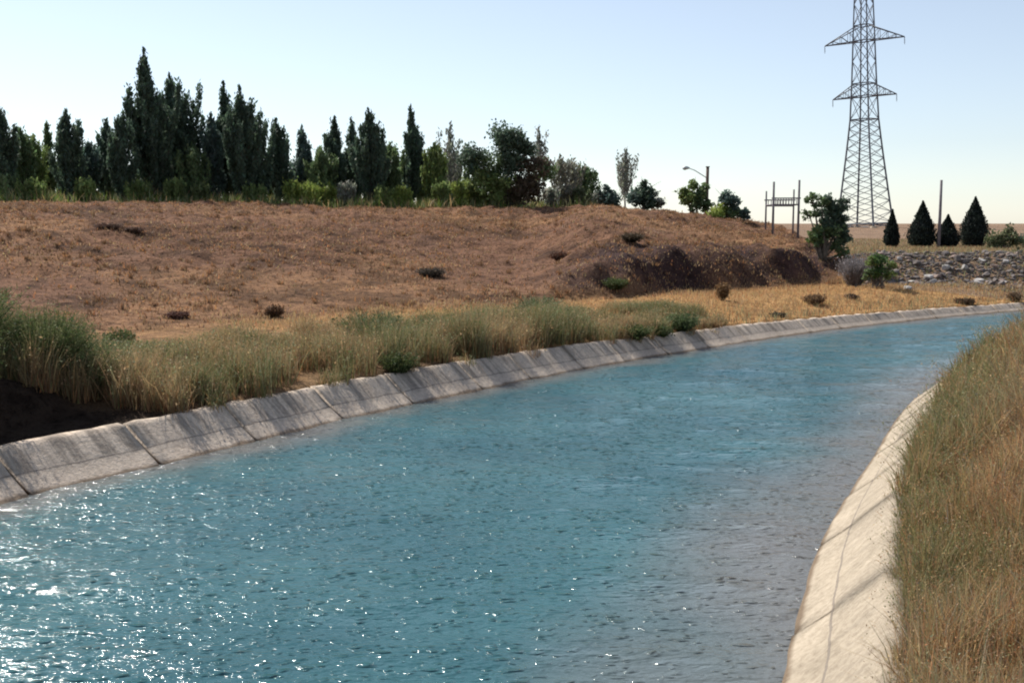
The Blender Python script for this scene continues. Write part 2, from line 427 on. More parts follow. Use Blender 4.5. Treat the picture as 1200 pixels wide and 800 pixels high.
# ------------------------------------------------------------------ concrete lining, slab by slab
def lining(C, Nn, H, RUN, mat, label, name, s0, s1, pitch, seed, width=.9):
    rg = np.random.default_rng(seed); s = arclen(C)
    def at(v): return np.array([np.interp(v, s, C[:, 0]), np.interp(v, s, C[:, 1])])
    o = np.array([*at((s0 + s1) / 2), 0.0])
    root = empty(name, tuple(o), label, 'canal lining')
    u = s0; k = 0
    while u < s1:
        L = pitch * (1 + rg.uniform(-.12, .12)); gap = .045 + rg.uniform(0, .05)
        st = np.linspace(u + gap / 2, u + L - gap / 2, 9)
        tilt = rg.normal(0, .004); lift = rg.normal(0, .005)
        V = []; AL = []; UP = []
        h = np.interp(st, s, H); rn = np.interp(st, s, RUN)
        nn = np.stack([np.interp(st, s, Nn[:, 0]), np.interp(st, s, Nn[:, 1])], 1)
        cc = np.stack([np.interp(st, s, C[:, 0]), np.interp(st, s, C[:, 1])], 1)
        prof = [(-1.9, -1.5, -.3), (-.8, -.63, .0), (0, 0, .12), (.40, .36, .42), (.47, .45, .5), (.88, .90, .85), (.97, 1.0, .98), (1.16, 1.01, 1.0), (1.17, .80, 1.0), (.97, .66, 1.0), (-1.9, -1.75, -.3)]
        for j, (a, b, upv) in enumerate(prof):
            # chipped, slightly uneven top edge
            je = (.02 * rg.normal(size=9) if 4 < j < 9 else np.zeros(9))
            z = b * h + lift + tilt * np.linspace(-1, 1, 9) + je * .6
            xy = cc + nn * (a * rn + je)[:, None]
            V.append(np.column_stack([xy, z])); AL.append(st); UP.append(np.full(9, upv))
        V = np.concatenate(V) - o; m = len(prof); n9 = 9
        F = []
        for j in range(m):
            j2 = (j + 1) % m
            for t in range(n9 - 1): F.append((j * n9 + t, j * n9 + t + 1, j2 * n9 + t + 1, j2 * n9 + t))
        # end faces as fans of quads (profile is split into quads low-to-high)
        E4 = []
        for e in (0, n9 - 1):
            pr = [(0, 1, 9, 10), (1, 2, 8, 9), (2, 4, 7, 8), (4, 5, 6, 7)]
            for q in pr: E4.append(tuple(v * n9 + e for v in q))
            F3 = 1
        mesh_obj('slab', V, [np.array(F), np.array(E4)], mat, root, attrs={'along': np.concatenate(AL) + seed * 10, 'up': np.concatenate(UP)})
        u += L; k += 1
    return root
aL = arclen(LC); aR = arclen(RC)
def s_at(C, al, y): return float(np.interp(y, C[:, 1], al))
lining(LC, LN, LH, LRUN, M_conc_l, 'stained grey concrete slabs lining the far left bank of the canal', 'concrete_lining', s_at(LC, aL, 2), s_at(LC, aL, 63), 2.35, 3)
lining(RC, RN, RH, RRUN, M_conc_r, 'pale cream concrete slabs lining the near right bank beside the tall dry grass', 'concrete_lining', s_at(RC, aR, -3.6), s_at(RC, aR, 47), 2.9, 4)

# ------------------------------------------------------------------ grass
PAL = {'straw': (.56, .39, .19), 'tan': (.43, .29, .16), 'brown': (.23, .14, .08), 'olive': (.20, .205, .085), 'green': (.12, .17, .06),
       'sage': (.31, .32, .18), 'rust': (.46, .225, .10), 'bright': (.17, .25, .05), 'grey': (.30, .26, .20)}
PAL = {k: np.array(v) for k, v in PAL.items()}
def blades(x, y, z, h, wdt, col, lean=.35, rg=rng, tipcol=None):
    """three-segment tapering blades -> verts, tris, cols"""
    n = len(x); az = rg.uniform(0, 2 * np.pi, n); fa = rg.uniform(0, 2 * np.pi, n)
    ln = np.abs(rg.normal(0, lean, n)) + .04
    d = np.stack([np.cos(az), np.sin(az)], 1); s = np.stack([np.cos(fa), np.sin(fa)], 1)
    b = np.stack([x, y, z], 1); V = np.empty((n, 5, 3))
    def pt(t):
        p = b.copy(); p[:, :2] += d * (ln * h * t ** 1.7)[:, None]; p[:, 2] += h * t * (1 - .18 * ln * t); return p
    off = np.zeros((n, 3)); off[:, :2] = s * (wdt / 2)[:, None]
    V[:, 0] = b - off; V[:, 1] = b + off; m = pt(.55); V[:, 2] = m - off * .7; V[:, 3] = m + off * .7; V[:, 4] = pt(1.0)
    k = np.arange(n)[:, None] * 5
    F = np.concatenate([k + np.array([0, 1, 3]), k + np.array([0, 3, 2]), k + np.array([2, 3, 4])])
    C = np.repeat(col[:, None], 5, 1).copy()
    if tipcol is not None:
        C[:, 4] = tipcol; C[:, 2:4] = (C[:, 2:4] + tipcol[:, None]) / 2
    return V.reshape(-1, 3), F, C.reshape(-1, 3)
def cards(c, size, col, rg=rng, flat=0, slim=.26):
    """small randomly turned diamond leaves centred on c"""
    n = len(c); u = rg.normal(size=(n, 3)); u /= np.linalg.norm(u, axis=1)[:, None]
    if flat: u[:, 2] += flat; u /= np.linalg.norm(u, axis=1)[:, None]
    t = rg.normal(size=(n, 3)); v = np.cross(u, t); v /= np.linalg.norm(v, axis=1)[:, None]
    size = np.broadcast_to(size, (n,))[:, None]
    V = np.stack([c - u * size * .5, c + v * size * slim, c + u * size * .5, c - v * size * slim], 1)
    F = np.arange(n)[:, None] * 4 + np.arange(4)
    return V.reshape(-1, 3), F, np.repeat(col, 4, 0)
def pick(rg, n, names, wts):
    P = np.array([PAL[k] for k in names]); w = np.array(wts, float); w = np.broadcast_to(w, (n, len(names))) if w.ndim == 1 else w
    cw = np.cumsum(w / w.sum(1, keepdims=True), 1); u = rg.uniform(size=(n, 1)); i = (u > cw).sum(1).clip(0, len(names) - 1)
    return P[i] * rg.uniform(.72, 1.25, (n, 1)) * rg.uniform(.93, 1.07, (n, 3))

def strip_points(C, Nn, RUN, ya, yb, wmax, n, rg, wpow=1.0, start=.02):
    s = arclen(C); sa, sb = s_at(C, s, ya), s_at(C, s, yb)
    st = rg.uniform(sa, sb, n); off = start + wmax * rg.uniform(0, 1, n) ** wpow
    cx = np.interp(st, s, C[:, 0]); cy = np.interp(st, s, C[:, 1]); nxn = np.interp(st, s, Nn[:, 0]); nyn = np.interp(st, s, Nn[:, 1]); rn = np.interp(st, s, RUN)
    return cx + nxn * (rn + off), cy + nyn * (rn + off), off

# tall grass on the left verge: feathery clumps, each a fan of stems
rg = np.random.default_rng(21); mb = MB()
cx, cy, off = strip_points(LC, LN, LRUN * 1.0, 13, 37.5, 5.8, 1900, rg, .85, .0)
kp = ~((cy < 19.6) & (off < 2.5 - .3 * np.maximum(cy - 18, 0)) & (cx < -5.9)) & (rg.random(len(cx)) < .55 + .9 * sstep(-.4, .3, fbm(cx, cy, 1.7, 2, 45))); kp &= off < 3.9 + 2.0 * fbm(cx, cy, 2.2, 2, 46); cx, cy, off = cx[kp], cy[kp], off[kp]
tall = (1 + .5 * fbm(cx, cy, .9, 2, 47)) * (.66 + .62 * (fbm(cx, cy, 3.5, 3, 41) + .3)) * np.interp(cy, [15, 26, 33, 37], [1.0, .95, .85, .5]) * np.interp(off, [0, .4, 3, 5.8], [.72, 1, .9, .45])
gr = sstep(-.30, .30, fbm(cx, cy, 1.6, 3, 61))
for k in range(len(cx)):
    n = 95; r = .16 + .16 * rg.random(); th = rg.uniform(0, 6.28, n); rr = r * np.sqrt(rg.random(n))
    x = cx[k] + np.cos(th) * rr; y = cy[k] + np.sin(th) * rr
    h = max(tall[k], .25) * rg.uniform(.45, 1.12, n)
    gk = gr[k]
    base_c = pick(rg, n, ['brown', 'tan', 'rust', 'olive'], [.55, .2, .18, .15 + gk * .7])
    tip_c = pick(rg, n, ['tan', 'sage', 'olive', 'straw', 'green'], [.75 - .45 * gk, .35 + .3 * gk, .10 + .8 * gk, .40 - .25 * gk, .5 * gk])
    mb_z = None
    v, f, c = blades(x, y, np.zeros(n), h, np.full(n, .013) * rg.uniform(.7, 1.5, n), base_c, .38, rg, tip_c)
    mb.add(v + np.array([0, 0, 0]), None, f, c)
    # soft seed heads and leaflets in the upper half
    m = 60; q = rg.integers(0, n, m); t = rg.uniform(.45, 1.0, m)
    tips = v.reshape(n, 5, 3); pt_ = tips[q, 2] * (1 - (t - .45)[:, None] / .55) + tips[q, 4] * ((t - .45)[:, None] / .55) + rg.normal(0, .03, (m, 3))
    v2, f2, c2 = cards(pt_, rg.uniform(.03, .07, m), tip_c[q], rg)
    mb.add(v2, f2, None, c2)
V = np.concatenate(mb.v)
# seat every clump on the ground
base = np.repeat(gz_all := ground(cx, cy), [len(mb.v[2 * k]) + len(mb.v[2 * k + 1]) for k in range(len(cx))])
V[:, 2] += base - .03
o = mesh_obj('verge_grass', V, [np.concatenate(mb.f4), np.concatenate(mb.f3)], M_grass, cols=np.concatenate(mb.c))
tag(o, 'tall feathery green and tan grass along the left canal bank', 'grass', kind='stuff')

# low straw grass: ochre strip, verge floor and thin cover on the mound
rg = np.random.default_rng(22)
x, y, off = strip_points(LC, LN, LRUN * 1.1, 27, 60, 17, 90000, rg, .9, .05)
q = -.66 * (x + 12) + .751 * (y - 31)
k = (q < .8 + rg.normal(0, .6, len(q))) & (y < 54.6 + (x - 18.5) * .16 + 1.5); x, y, off = x[k], y[k], off[k]
h = rg.uniform(.10, .28, len(x)) * (1 + .5 * fbm(x, y, 2, 3, 71)) * np.interp(off, [0, 1.2, 5], [1.5, 1.2, .75])
c = pick(rg, len(x), ['straw', 'tan', 'rust', 'sage', 'brown'], np.stack([np.full(len(x), .55), np.full(len(x), .25), np.full(len(x), .16), .45 * sstep(3, .3, off), .4 * sstep(2, .2, off)], 1))
v1, f1, c1 = blades(x, y, ground(x, y) - .02, h, rg.uniform(.014, .034, len(x)), c, .5, rg)
o = mesh_obj('straw_grass', v1, f1, M_grass, cols=c1)
tag(o, 'short golden straw grass on the flat strip between canal and mound', 'grass', kind='stuff')

rg = np.random.default_rng(23)
n = 200000; x = rg.uniform(-33, 19, n); y = rg.uniform(26, 96, n)
q = -.66 * (x + 12) + .751 * (y - 31); p = np.abs((x) / y) < .52
den = sstep(-.5, .4, fbm(x, y, 4, 4, 81)) * .7 + .12
k = p & (q > -.8) & (q < 40) & (rg.random(n) < den); x, y = x[k], y[k]
q = q[k]; dark = fbm(x, y, 1.4, 3, 83) > .18
h = rg.uniform(.05, .17, len(x)) * np.where(dark, 1.35, 1)
c = pick(rg, len(x), ['tan', 'rust', 'brown', 'straw'], np.stack([np.full(len(x), .35), np.full(len(x), .35), np.where(dark, 2.4, .7), np.full(len(x), .07)], 1))
v1, f1, c1 = blades(x, y, ground(x, y) - .015, h, rg.uniform(.03, .07, len(x)), c, .7, rg)
o = mesh_obj('dry_stubble', v1, f1, M_grass, cols=c1)
tag(o, 'short brown stubble scattered over the bare earth mound', 'grass', kind='stuff')

# dry wild grass on the right bank (near the camera, fine stems)
rg = np.random.default_rng(24); parts = []
def rstrip(ya, yb, wmax, n, hs, ws, pw=1.0):
    x, y, off = strip_points(RC, RN, RRUN * 1.02, ya, yb, wmax, n, rg, pw, .0)
    pn = fbm(x, y, 1.6, 3, 201); pn2 = fbm(x, y, 3.2, 3, 207)
    edge = sstep(1.5, .2, off + pn * .7); edge = edge * sstep(7.5, 10.5, y)
    clump = .55 + .8 * sstep(-.5, .5, fbm(x, y, .7, 2, 211))
    h = hs * rg.uniform(.35, 1.15, n) * clump * np.interp(off, [0, .3, 1.2], [.62, .9, 1])
    W_ = np.stack([.40 + .5 * np.clip(pn2, 0, 1), .35 + 0 * pn, .16 + .25 * np.clip(-pn, 0, 1), .10 + .55 * np.clip(pn, 0, 1), .10 + 2.4 * edge + .5 * np.clip(-pn2 - .1, 0, 1), .14 + .8 * np.clip(-pn2, 0, 1), .10 + .7 * np.clip(pn2 - .05, 0, 1), .18 + 0 * pn], 1)
    bc = pick(rg, n, ['tan', 'straw', 'brown', 'rust', 'olive', 'sage', 'rust', 'grey'], W_)
    tc = pick(rg, n, ['tan', 'straw', 'brown', 'rust', 'olive', 'sage', 'rust', 'grey'], W_)
    return blades(x, y, ground(x, y) - .02, h, ws * rg.uniform(.6, 1.5, n), bc, .55, rg, tc)
for args in ((4.0, 12, 4.0, 52000, .55, .0085), (12, 20, 6.0, 46000, .62, .013), (20, 34, 8, 44000, .68, .02), (34, 44, 8, 14000, .7, .026)):
    parts.append(rstrip(*args))
nv = 0; VV = []; FF = []; CC = []
for v, f, c in parts: VV.append(v); FF.append(f + nv); CC.append(c); nv += len(v)
# airy seed heads
sv = np.concatenate([p_[0].reshape(-1, 5, 3)[::5, 4] for p_ in parts]); sc_ = np.concatenate([p_[2].reshape(-1, 5, 3)[::5, 4] for p_ in parts])
kk = np.repeat(np.arange(len(sv)), 4); jit = rg.normal(0, .022, (len(kk), 3)) * np.array([1, 1, 1.6])
dcam = sv[kk, 1]
v, f, c = cards(sv[kk] + jit, np.interp(dcam, [8, 30], [.016, .045]) * rg.uniform(.6, 1.4, len(kk)), sc_[kk] * 1.05, rg)
o = mesh_obj('bank_grass', np.concatenate(VV + [v]), [np.concatenate(FF), f + nv], M_grass, cols=np.concatenate(CC + [c]))
tag(o, 'dry mixed tan, rust and green wild grass covering the right bank', 'grass', kind='stuff')

# ------------------------------------------------------------------ trees
def foliage_cols(rg, n, c, var=.28):
    c = np.array(c); return np.clip(c * rg.uniform(1 - var, 1 + var, (n, 1)) * rg.uniform(.9, 1.1, (n, 3)), .003, 1)

def poplar(px, top, wpx, D, col, label, dens=1.0, nb=34, lean=0.0, seed=0, name='poplar_tree', group='poplars in the row behind the mound', base_frac=.10, bark=None, leaf=.30, cat='tree', zoff=0):
    rg = np.random.default_rng(1000 + seed); x0 = wx(px, D); z0 = gz(x0, D) - .1 + zoff; H = wz(top, D) - z0; Wd = wpx / FPX * D
    t = empty(name, (x0, D, z0), label, cat, group)
    # trunk with ascending limbs
    tb = MB(); zz = np.linspace(0, H * .97, 10); bend = rg.normal(0, .12, 2)
    tx = lean * (zz / H) ** 1.5 * 1.0 + bend[0] * np.sin(zz / H * 3); ty = bend[1] * np.sin(zz / H * 3)
    r0 = .035 + .012 * H; rad = np.interp(zz / H, [0, .1, 1], [r0, r0 * .8, .012])
    tb.tube(np.stack([tx, ty, zz], 1), rad, 7)
    pts = []; 
    ph0 = rg.uniform(0, 6.28)
    for b in range(nb):
        s = (b + rg.uniform(-.3, .3)) / nb; s = np.clip(s, 0, 1)
        h0 = H * (base_frac + (1 - base_frac - .08) * s ** 1.05 * .95)
        az = ph0 + b * 2.4 + rg.normal(0, .4)
        prof = np.interp(h0 / H, [0, .1, .25, .45, .62, .8, 1], [.85, 1, 1, .70, .38, .14, .02]) * Wd / 2 * rg.uniform(.7, 1.25)
        if rg.random() < .2: prof *= 1.22
        rise_ = min(prof * rg.uniform(1.5, 3.4) + .25, (H * .97 - h0) * .85)
        bx = np.interp(h0, zz, tx); by = np.interp(h0, zz, ty)
        u = np.linspace(0, 1, 6); out = prof * (1 - (1 - u) ** 1.8)
        P = np.stack([bx + np.cos(az) * out + lean * .35 * u * (h0 / H), by + np.sin(az) * out, h0 + rise_ * u ** 1.15], 1)
        tb.tube(P, np.interp(u, [0, 1], [.018 + .006 * H * (1 - s), .006]), 4, cap=False)
        nl = int((20 + 74 * (prof + rise_)) * dens)
        uu = rg.uniform(.12, 1.05, nl); q = np.stack([np.interp(uu, u, P[:, k]) for k in range(3)], 1)
        q += rg.normal(0, 1, (nl, 3)) * np.array([.075, .075, .16]) * (.9 + .2 * Wd)
        pts.append(q)
    nl = int(90 * dens * H / 4); zt = rg.uniform(.62, 1.0, nl) * H
    pts.append(np.stack([np.interp(zt, zz, tx), np.interp(zt, zz, ty), zt], 1) + rg.normal(0, 1, (nl, 3)) * (.04 + .20 * (1 - zt / H))[:, None] * np.array([1, 1, .8]))
    tb.build('trunk', bark or M_bark, t)
    pts = np.concatenate(pts)
    pts = pts[pts[:, 2] > H * base_frac * .5]
    # each branch of leaves has its own tone
    cc = foliage_cols(rg, len(pts), col)
    cl = vnoise(pts[:, 0] * 1.6 + 50, pts[:, 2] * 1.1 + 50 + pts[:, 1], seed)
    cc *= (.7 + .6 * cl)[:, None]
    v, f, c = cards(pts, rg.uniform(.7, 1.6, len(pts)) * leaf * 1.15, cc, rg, 1.3, .19)
    mesh_obj('crown', v, f, M_leaf, t, cols=c)
    return t

DK = (.092, .135, .090); MD = (.135, .19, .085); GR = (.18, .235, .08); YG = (.26, .32, .08); GY_ = (.24, .25, .20); BL = (.10, .145, .12); PG = (.24, .23, .17)
def DT(px): return 74 + px / 600 * 13
T = [  # px, top, width, colour, density, nb, lean, label
 (6, 106, 32, DK, 1.0, 34, -.1, 'dark narrow poplar at the very left edge of the tree row'),
 (30, 150, 30, MD, .9, 30, .1, 'short green poplar just right of the leftmost dark poplar'),
 (47, 158, 28, GR, .6, 26, 0, 'light green thin poplar, low, between two short ones near the left edge'),
 (64, 142, 17, MD, .8, 26, 0, 'very slim pointed poplar left of the dark spire shaped one'),
 (87, 128, 31, DK, 1.0, 36, -.1, 'dark spire shaped poplar, first tall spike from the left edge'),
 (110, 166, 28, BL, .8, 26, 0, 'low bluish poplar between the spire and the pair of bushy dark poplars'),
 (130, 139, 28, DK, 1.1, 34, .1, 'bushy dark poplar, left one of the blunt topped pair'),
 (150, 131, 30, DK, 1.1, 34, .1, 'bushy dark poplar, right one of the blunt topped pair'),
 (184, 57, 44, DK, 1.15, 60, -.35, 'tallest dark poplar in the row, tip leaning left'),
 (215, 85, 46, DK, 1.1, 56, -.6, 'second tallest poplar, swept to the left, touching the tallest'),
 (196, 150, 46, MD, .8, 34, 0, 'mid green lower poplar standing in front of the two tallest'),
 (232, 172, 28, MD, .8, 26, 0, 'short grey green poplar at the right foot of the two tallest'),
 (253, 131, 26, BL, .9, 34, 0, 'bluish poplar, left shoulder of the second tall cluster'),
 (268, 95, 31, DK, 1.1, 46, 0, 'tall dark poplar, highest of the second cluster'),
 (290, 101, 36, DK, 1.1, 46, -.2, 'tall dark poplar with drooping tip right of the highest in the second cluster'),
 (309, 136, 30, DK, 1.0, 36, -.2, 'dark poplar on the right flank of the second cluster'),
 (331, 138, 28, DK, 1.0, 38, -.2, 'single dark pointed poplar right of the second cluster'),
 (358, 147, 24, BL, .85, 34, -.1, 'slim poplar with ragged top above the bright saplings'),
 (377, 173, 30, MD, 1.0, 28, 0, 'short round green poplar between two slim ones'),
 (397, 136, 25, DK, 1.0, 40, -.1, 'dark poplar, left spike of the group of three spikes'),
 (415, 138, 22, DK, .9, 36, -.1, 'dark poplar, middle spike of the group of three spikes'),
 (435, 127, 34, DK, 1.05, 44, -.1, 'dark poplar, right and tallest spike of the group of three'),
 (459, 168, 30, MD, .9, 30, 0, 'short green poplar between the three spikes and the lone needle'),
 (482, 123, 23, DK, 1.1, 44, 0, 'needle slim black poplar standing above its neighbours'),
 (496, 180, 26, MD, .9, 24, 0, 'low dark poplar right against the needle slim one'),
 (513, 168, 27, GR, 1.0, 30, -.1, 'leafy green poplar right of the needle slim one'),
 (531, 143, 27, GY_, .22, 30, -.1, 'almost bare grey poplar left of the round broad tree'),
 (631, 146, 24, GY_, .20, 28, 0, 'almost bare poplar whose top shows behind the round broad tree'),
 (655, 183, 25, PG, .22, 26, 0, 'withered pale poplar right of the round broad tree'),
 (671, 186, 22, PG, .28, 24, 0, 'withered thin poplar beside a small leafy green one'),
 (686, 196, 30, MD, .9, 26, 0, 'small leafy green poplar at the right end of the row'),
 (732, 173, 24, GY_, .2, 34, 0, 'lone sparse grey poplar between two dark bushes'),
]
for k, (px, top, wpx, col, de, nb, ln, lab) in enumerate(T):
    sp = de < .35
    poplar(px, top, wpx, DT(px) + (((k * 37) % 7) - 3) * .9, col, lab, de, nb, ln, k, bark=M_pale if sp else None, base_frac=.08 if not sp else .2, leaf=.22 if sp else .23)

def broad(name, px, top, wpx, D, base_py, col, label, clumps, seed, group=None, leaf=.28, nleaf=420, spread=1.0, trunk_r=.13, cat='tree', trunks=3, hollow=.25):
    """tree of leaf clumps; clumps = (px, py, rpx, depth offset, colour or None, density)"""
    rg = np.random.default_rng(3000 + seed); x0 = wx(px, D)
    z0 = gz(x0, D) - .08
    t = empty(name, (x0, D, z0), label, cat, group); tb = MB(); P_ = []; C_ = []
    for i, (cx_, cy_, r_, dy, cc_, dn) in enumerate(clumps):
        c0 = np.array([wx(cx_, D) - x0, dy, wz(cy_, D) - z0]); r = r_ / FPX * D * 1.18
        b0 = np.array([rg.normal(0, .12), rg.normal(0, .12), 0])
        mid = b0 * .6 + c0 * .4 + np.array([0, 0, .12 * c0[2]])
        u = np.linspace(0, 1, 7)[:, None]; P = b0 * (1 - u) ** 2 + 2 * mid * u * (1 - u) + c0 * u ** 2
        tb.tube(P, np.linspace(trunk_r * rg.uniform(.6, 1), .015, 7), 6)
        for j in range(7):
            e = c0 + rg.normal(0, .55, 3) * r; tb.tube([c0 * .75 + P[4] * .25, c0 * .5 + e * .5, e], [.02, .014, .006], 4, cap=False)
        n = int(nleaf * 1.5 * dn * (r / .8) ** 2); sub = max(7, int(12 * (r / .8)))
        sc2 = rg.normal(size=(sub, 3)); sc2 /= np.linalg.norm(sc2, axis=1)[:, None]; sc2 *= (rg.uniform(.3, 1.0, sub) * r * .78)[:, None]
        w_ = rg.integers(0, sub, n); d = rg.normal(size=(n, 3)); d /= np.linalg.norm(d, axis=1)[:, None]
        pr = (rg.uniform(hollow, 1, n) ** .6) * r * .48 * rg.uniform(.7, 1.2, sub)[w_]
        tail = np.where(rg.random(n) < .22, rg.uniform(1.1, 1.9, n), 1.0)
        pts = c0 + sc2[w_] * spread * 1.12 + d * (pr * tail)[:, None] * np.array([1, 1, .85])
        tone = rg.uniform(.7, 1.35, sub)[w_]
        P_.append(pts); C_.append(foliage_cols(rg, n, cc_ if cc_ is not None else col) * tone[:, None])
    tb.build('trunk', M_bark, t)
    pts = np.concatenate(P_); cc = np.concatenate(C_); k = pts[:, 2] > .08; pts, cc = pts[k], cc[k]
    v, f, c = cards(pts, rg.uniform(.6, 1.3, len(pts)) * leaf, cc, rg)
    mesh_obj('crown', v, f, M_leaf, t, cols=c); return t

DB = (.13, .10, .065)
broad('broadleaf_tree', 593, 146, 90, 82, 245, MD, 'big round broad tree with a lumpy dark crown behind the mound',
      [(557, 184, 16, 0, DK, 1), (572, 196, 18, .5, MD, 1), (590, 162, 17, 0, DK, 1.1), (603, 166, 16, -.4, DK, 1.1), (618, 172, 13, .3, DK, 1), (597, 192, 19, 0, DK, 1),
       (626, 194, 15, 0, DB, .8), (636, 200, 12, .4, MD, .8), (566, 216, 16, -.5, GR, 1), (586, 220, 16, -.5, GR, 1), (610, 218, 18, 0, DB, 1.1), (624, 222, 13, 0, DB, 1),
       (550, 222, 12, -.4, GR, .8), (598, 232, 13, 0, DB, .9)], 1, leaf=.27)
broad('shrub', 713, 215, 26, 84, 245, BL, 'blue green bush left of the lone sparse grey poplar', [(712, 232, 12, 0, BL, 1), (708, 226, 8, 0, (.09, .13, .11), .6), (718, 238, 9, 0, DK, 1)], 2, cat='bush')
broad('shrub', 754, 208, 44, 84, 245, DK, 'dark pointed bush right of the lone sparse grey poplar', [(752, 224, 11, 0, DK, 1.1), (752, 214, 5, 0, DK, 1), (743, 234, 11, 0, BL, 1), (761, 236, 11, 0, DK, 1), (771, 234, 8, 0, GY_, .7)], 3, cat='bush')
broad('shrub', 811, 208, 34, 80, 250, GR, 'spiky yellow green bush at the foot of the lamp post', [(810, 218, 6, 0, GR, 1), (800, 226, 7, 0, GR, .9), (819, 224, 8, 0, MD, 1.1), (808, 234, 11, 0, GR, 1.1), (819, 240, 11, 0, MD, 1)], 4, cat='bush')
broad('shrub', 852, 222, 46, 78, 258, MD, 'dark leaning bush with yellow green foot right of the lamp post', [(848, 234, 9, 0, BL, 1.1), (858, 240, 9, 0, BL, 1), (867, 249, 8, 0, BL, 1), (843, 248, 11, 0, YG, .9), (855, 250, 9, 0, MD, 1), (871, 258, 6, 0, BL, .9)], 5, cat='bush')
broad('leafy_tree', 962, 224, 48, 58, 300, MD, 'leafy dark green tree with see-through gaps at the right end of the mound',
      [(949, 233, 8, 0, MD, .8), (960, 238, 9, 0, MD, .9), (974, 236, 10, .1, DK, 1.3), (984, 240, 7, 0, DK, 1.3), (985, 258, 9, 0, DK, 1.4), (972, 262, 11, 0, DK, 1.3), (984, 278, 10, 0, DK, 1.4), (962, 266, 9, 0, MD, 1.1), (946, 252, 8, 0, MD, .6), (966, 254, 12, 0, DK, 1.1), (979, 250, 10, 0, DK, 1.3), (981, 268, 9, 0, DK, 1.4), (970, 274, 13, 0, MD, 1.2), (956, 278, 9, 0, MD, 1), (949, 278, 8, 0, GR, .8), (981, 288, 9, 0, MD, 1), (986, 298, 8, 0, MD, .9)], 6, leaf=.2, nleaf=560)
broad('shrub', 1030, 297, 44, 52, 330, GR, 'bright green leafy bush at the left end of the rubble heap', [(1020, 308, 8, 0, GR, 1), (1032, 306, 9, 0, (.07, .13, .04), 1.1), (1043, 314, 8, 0, GR, 1), (1028, 318, 10, -.2, (.07, .13, .04), 1.1), (1042, 322, 7, 0, GR, .9), (1017, 321, 7, 0, MD, 1)], 7, leaf=.16, nleaf=700, cat='bush')
broad('shrub', 1176, 262, 44, 78, 305, (.13, .15, .075), 'pale olive rounded bush right of the largest clipped cypress', [(1166, 278, 10, 0, None, .8), (1178, 272, 10, 0, None, .8), (1188, 280, 10, 0, None, .8), (1176, 288, 12, 0, None, .9), (1163, 290, 8, 0, None, .8)], 8, leaf=.22, cat='bush')
broad('shrub', 1190, 300, 40, 66, 325, (.11, .13, .06), 'low olive bush at the right picture edge above the rubble', [(1180, 302, 9, 0, None, .9), (1192, 300, 10, 0, None, .9), (1204, 304, 12, 0, None, .9), (1192, 310, 9, 0, None, .9)], 9, leaf=.2, cat='bush')
broad('shrub', 1206, 270, 20, 84, 295, DK, 'dark small bush cut by the right picture edge behind the olive bush', [(1203, 281, 9, 0, None, 1), (1208, 288, 9, 0, None, 1)], 10, leaf=.22, cat='bush')

# second, farther row filling the gaps
rgb = np.random.default_rng(9)
for k, px in enumerate(list(range(2, 545, 19))):
    poplar(px + rgb.uniform(-4, 4), rgb.uniform(176, 204), 30, DT(px) + 9 + (k % 4), [MD, GR, GR, MD, BL][k % 5], 'low green tree of the farther row, filling the gaps between the poplars', .5, 20, 0, 400 + k, 'background_tree', 'trees of the farther row', .02, leaf=.27)
# rough undergrowth at the feet of the trees
rgu = np.random.default_rng(91); n = 16000; pxu = rgu.uniform(-10, 700, n); yu = DT(pxu) + rgu.uniform(-6, 6, n); xu = wx(pxu, yu)
cu = pick(rgu, n, ['olive', 'green', 'bright', 'straw', 'sage'], [.35, .2, .3, .25, .2])
v, f, c = blades(xu, yu, ground(xu, yu) - .05, rgu.uniform(.35, 1.1, n) * (1 + .6 * fbm(xu, yu, 2.5, 2, 92)), np.full(n, .07), cu, .5, rgu)
tag(mesh_obj('undergrowth', v, f, M_grass, cols=c), 'yellow green undergrowth at the feet of the tree row', 'undergrowth', kind='stuff')
# saplings and weeds at the feet of the row
SAP = [(14, 206, 22, MD), (40, 214, 24, GR), (104, 212, 22, GR), (170, 216, 24, GR), (207, 212, 26, GR), (239, 218, 20, (.12, .15, .06)), (300, 220, 22, GR), (345, 214, 22, YG), (366, 217, 20, YG), (388, 219, 20, YG), (408, 216, 18, GY_),
       (452, 221, 20, GR), (472, 220, 16, YG), (520, 216, 20, GR), (541, 214, 18, YG), (556, 222, 20, GR), (579, 226, 18, YG), (645, 222, 18, GY_), (662, 219, 20, PG), (677, 222, 18, (.12, .14, .07)), (700, 228, 14, GY_), (838, 250, 14, YG)]
sapl = ['dark green', 'mid green', 'green', 'green', 'green', 'olive', 'green', 'bright yellow green', 'bright yellow green', 'bright yellow green', 'grey green', 'green', 'yellow green', 'green', 'yellow green', 'green', 'yellow green', 'grey green', 'pale straw coloured', 'olive', 'grey green', 'yellow green']
near = ['in front of the leftmost dark poplar', 'in front of the thin light green poplar near the left edge', 'between the spire poplar and the blunt topped pair', 'at the left foot of the tallest poplar', 'right under the two tallest poplars', 'in the gap before the second tall cluster', 'under the right flank of the second tall cluster',
        'left of the slim ragged topped poplar', 'under the slim ragged topped poplar', 'left of the three spikes group', 'under the middle spike of three', 'left of the needle slim poplar, lower', 'directly left of the needle slim poplar', 'under the leafy green poplar', 'under the almost bare grey poplar', 'at the left foot of the round broad tree', 'in front of the round broad tree', 'at the right foot of the round broad tree',
        'under the withered pale poplar', 'at the foot of the small leafy poplar', 'just right of the small leafy poplar', 'at the foot of the dark leaning bush']
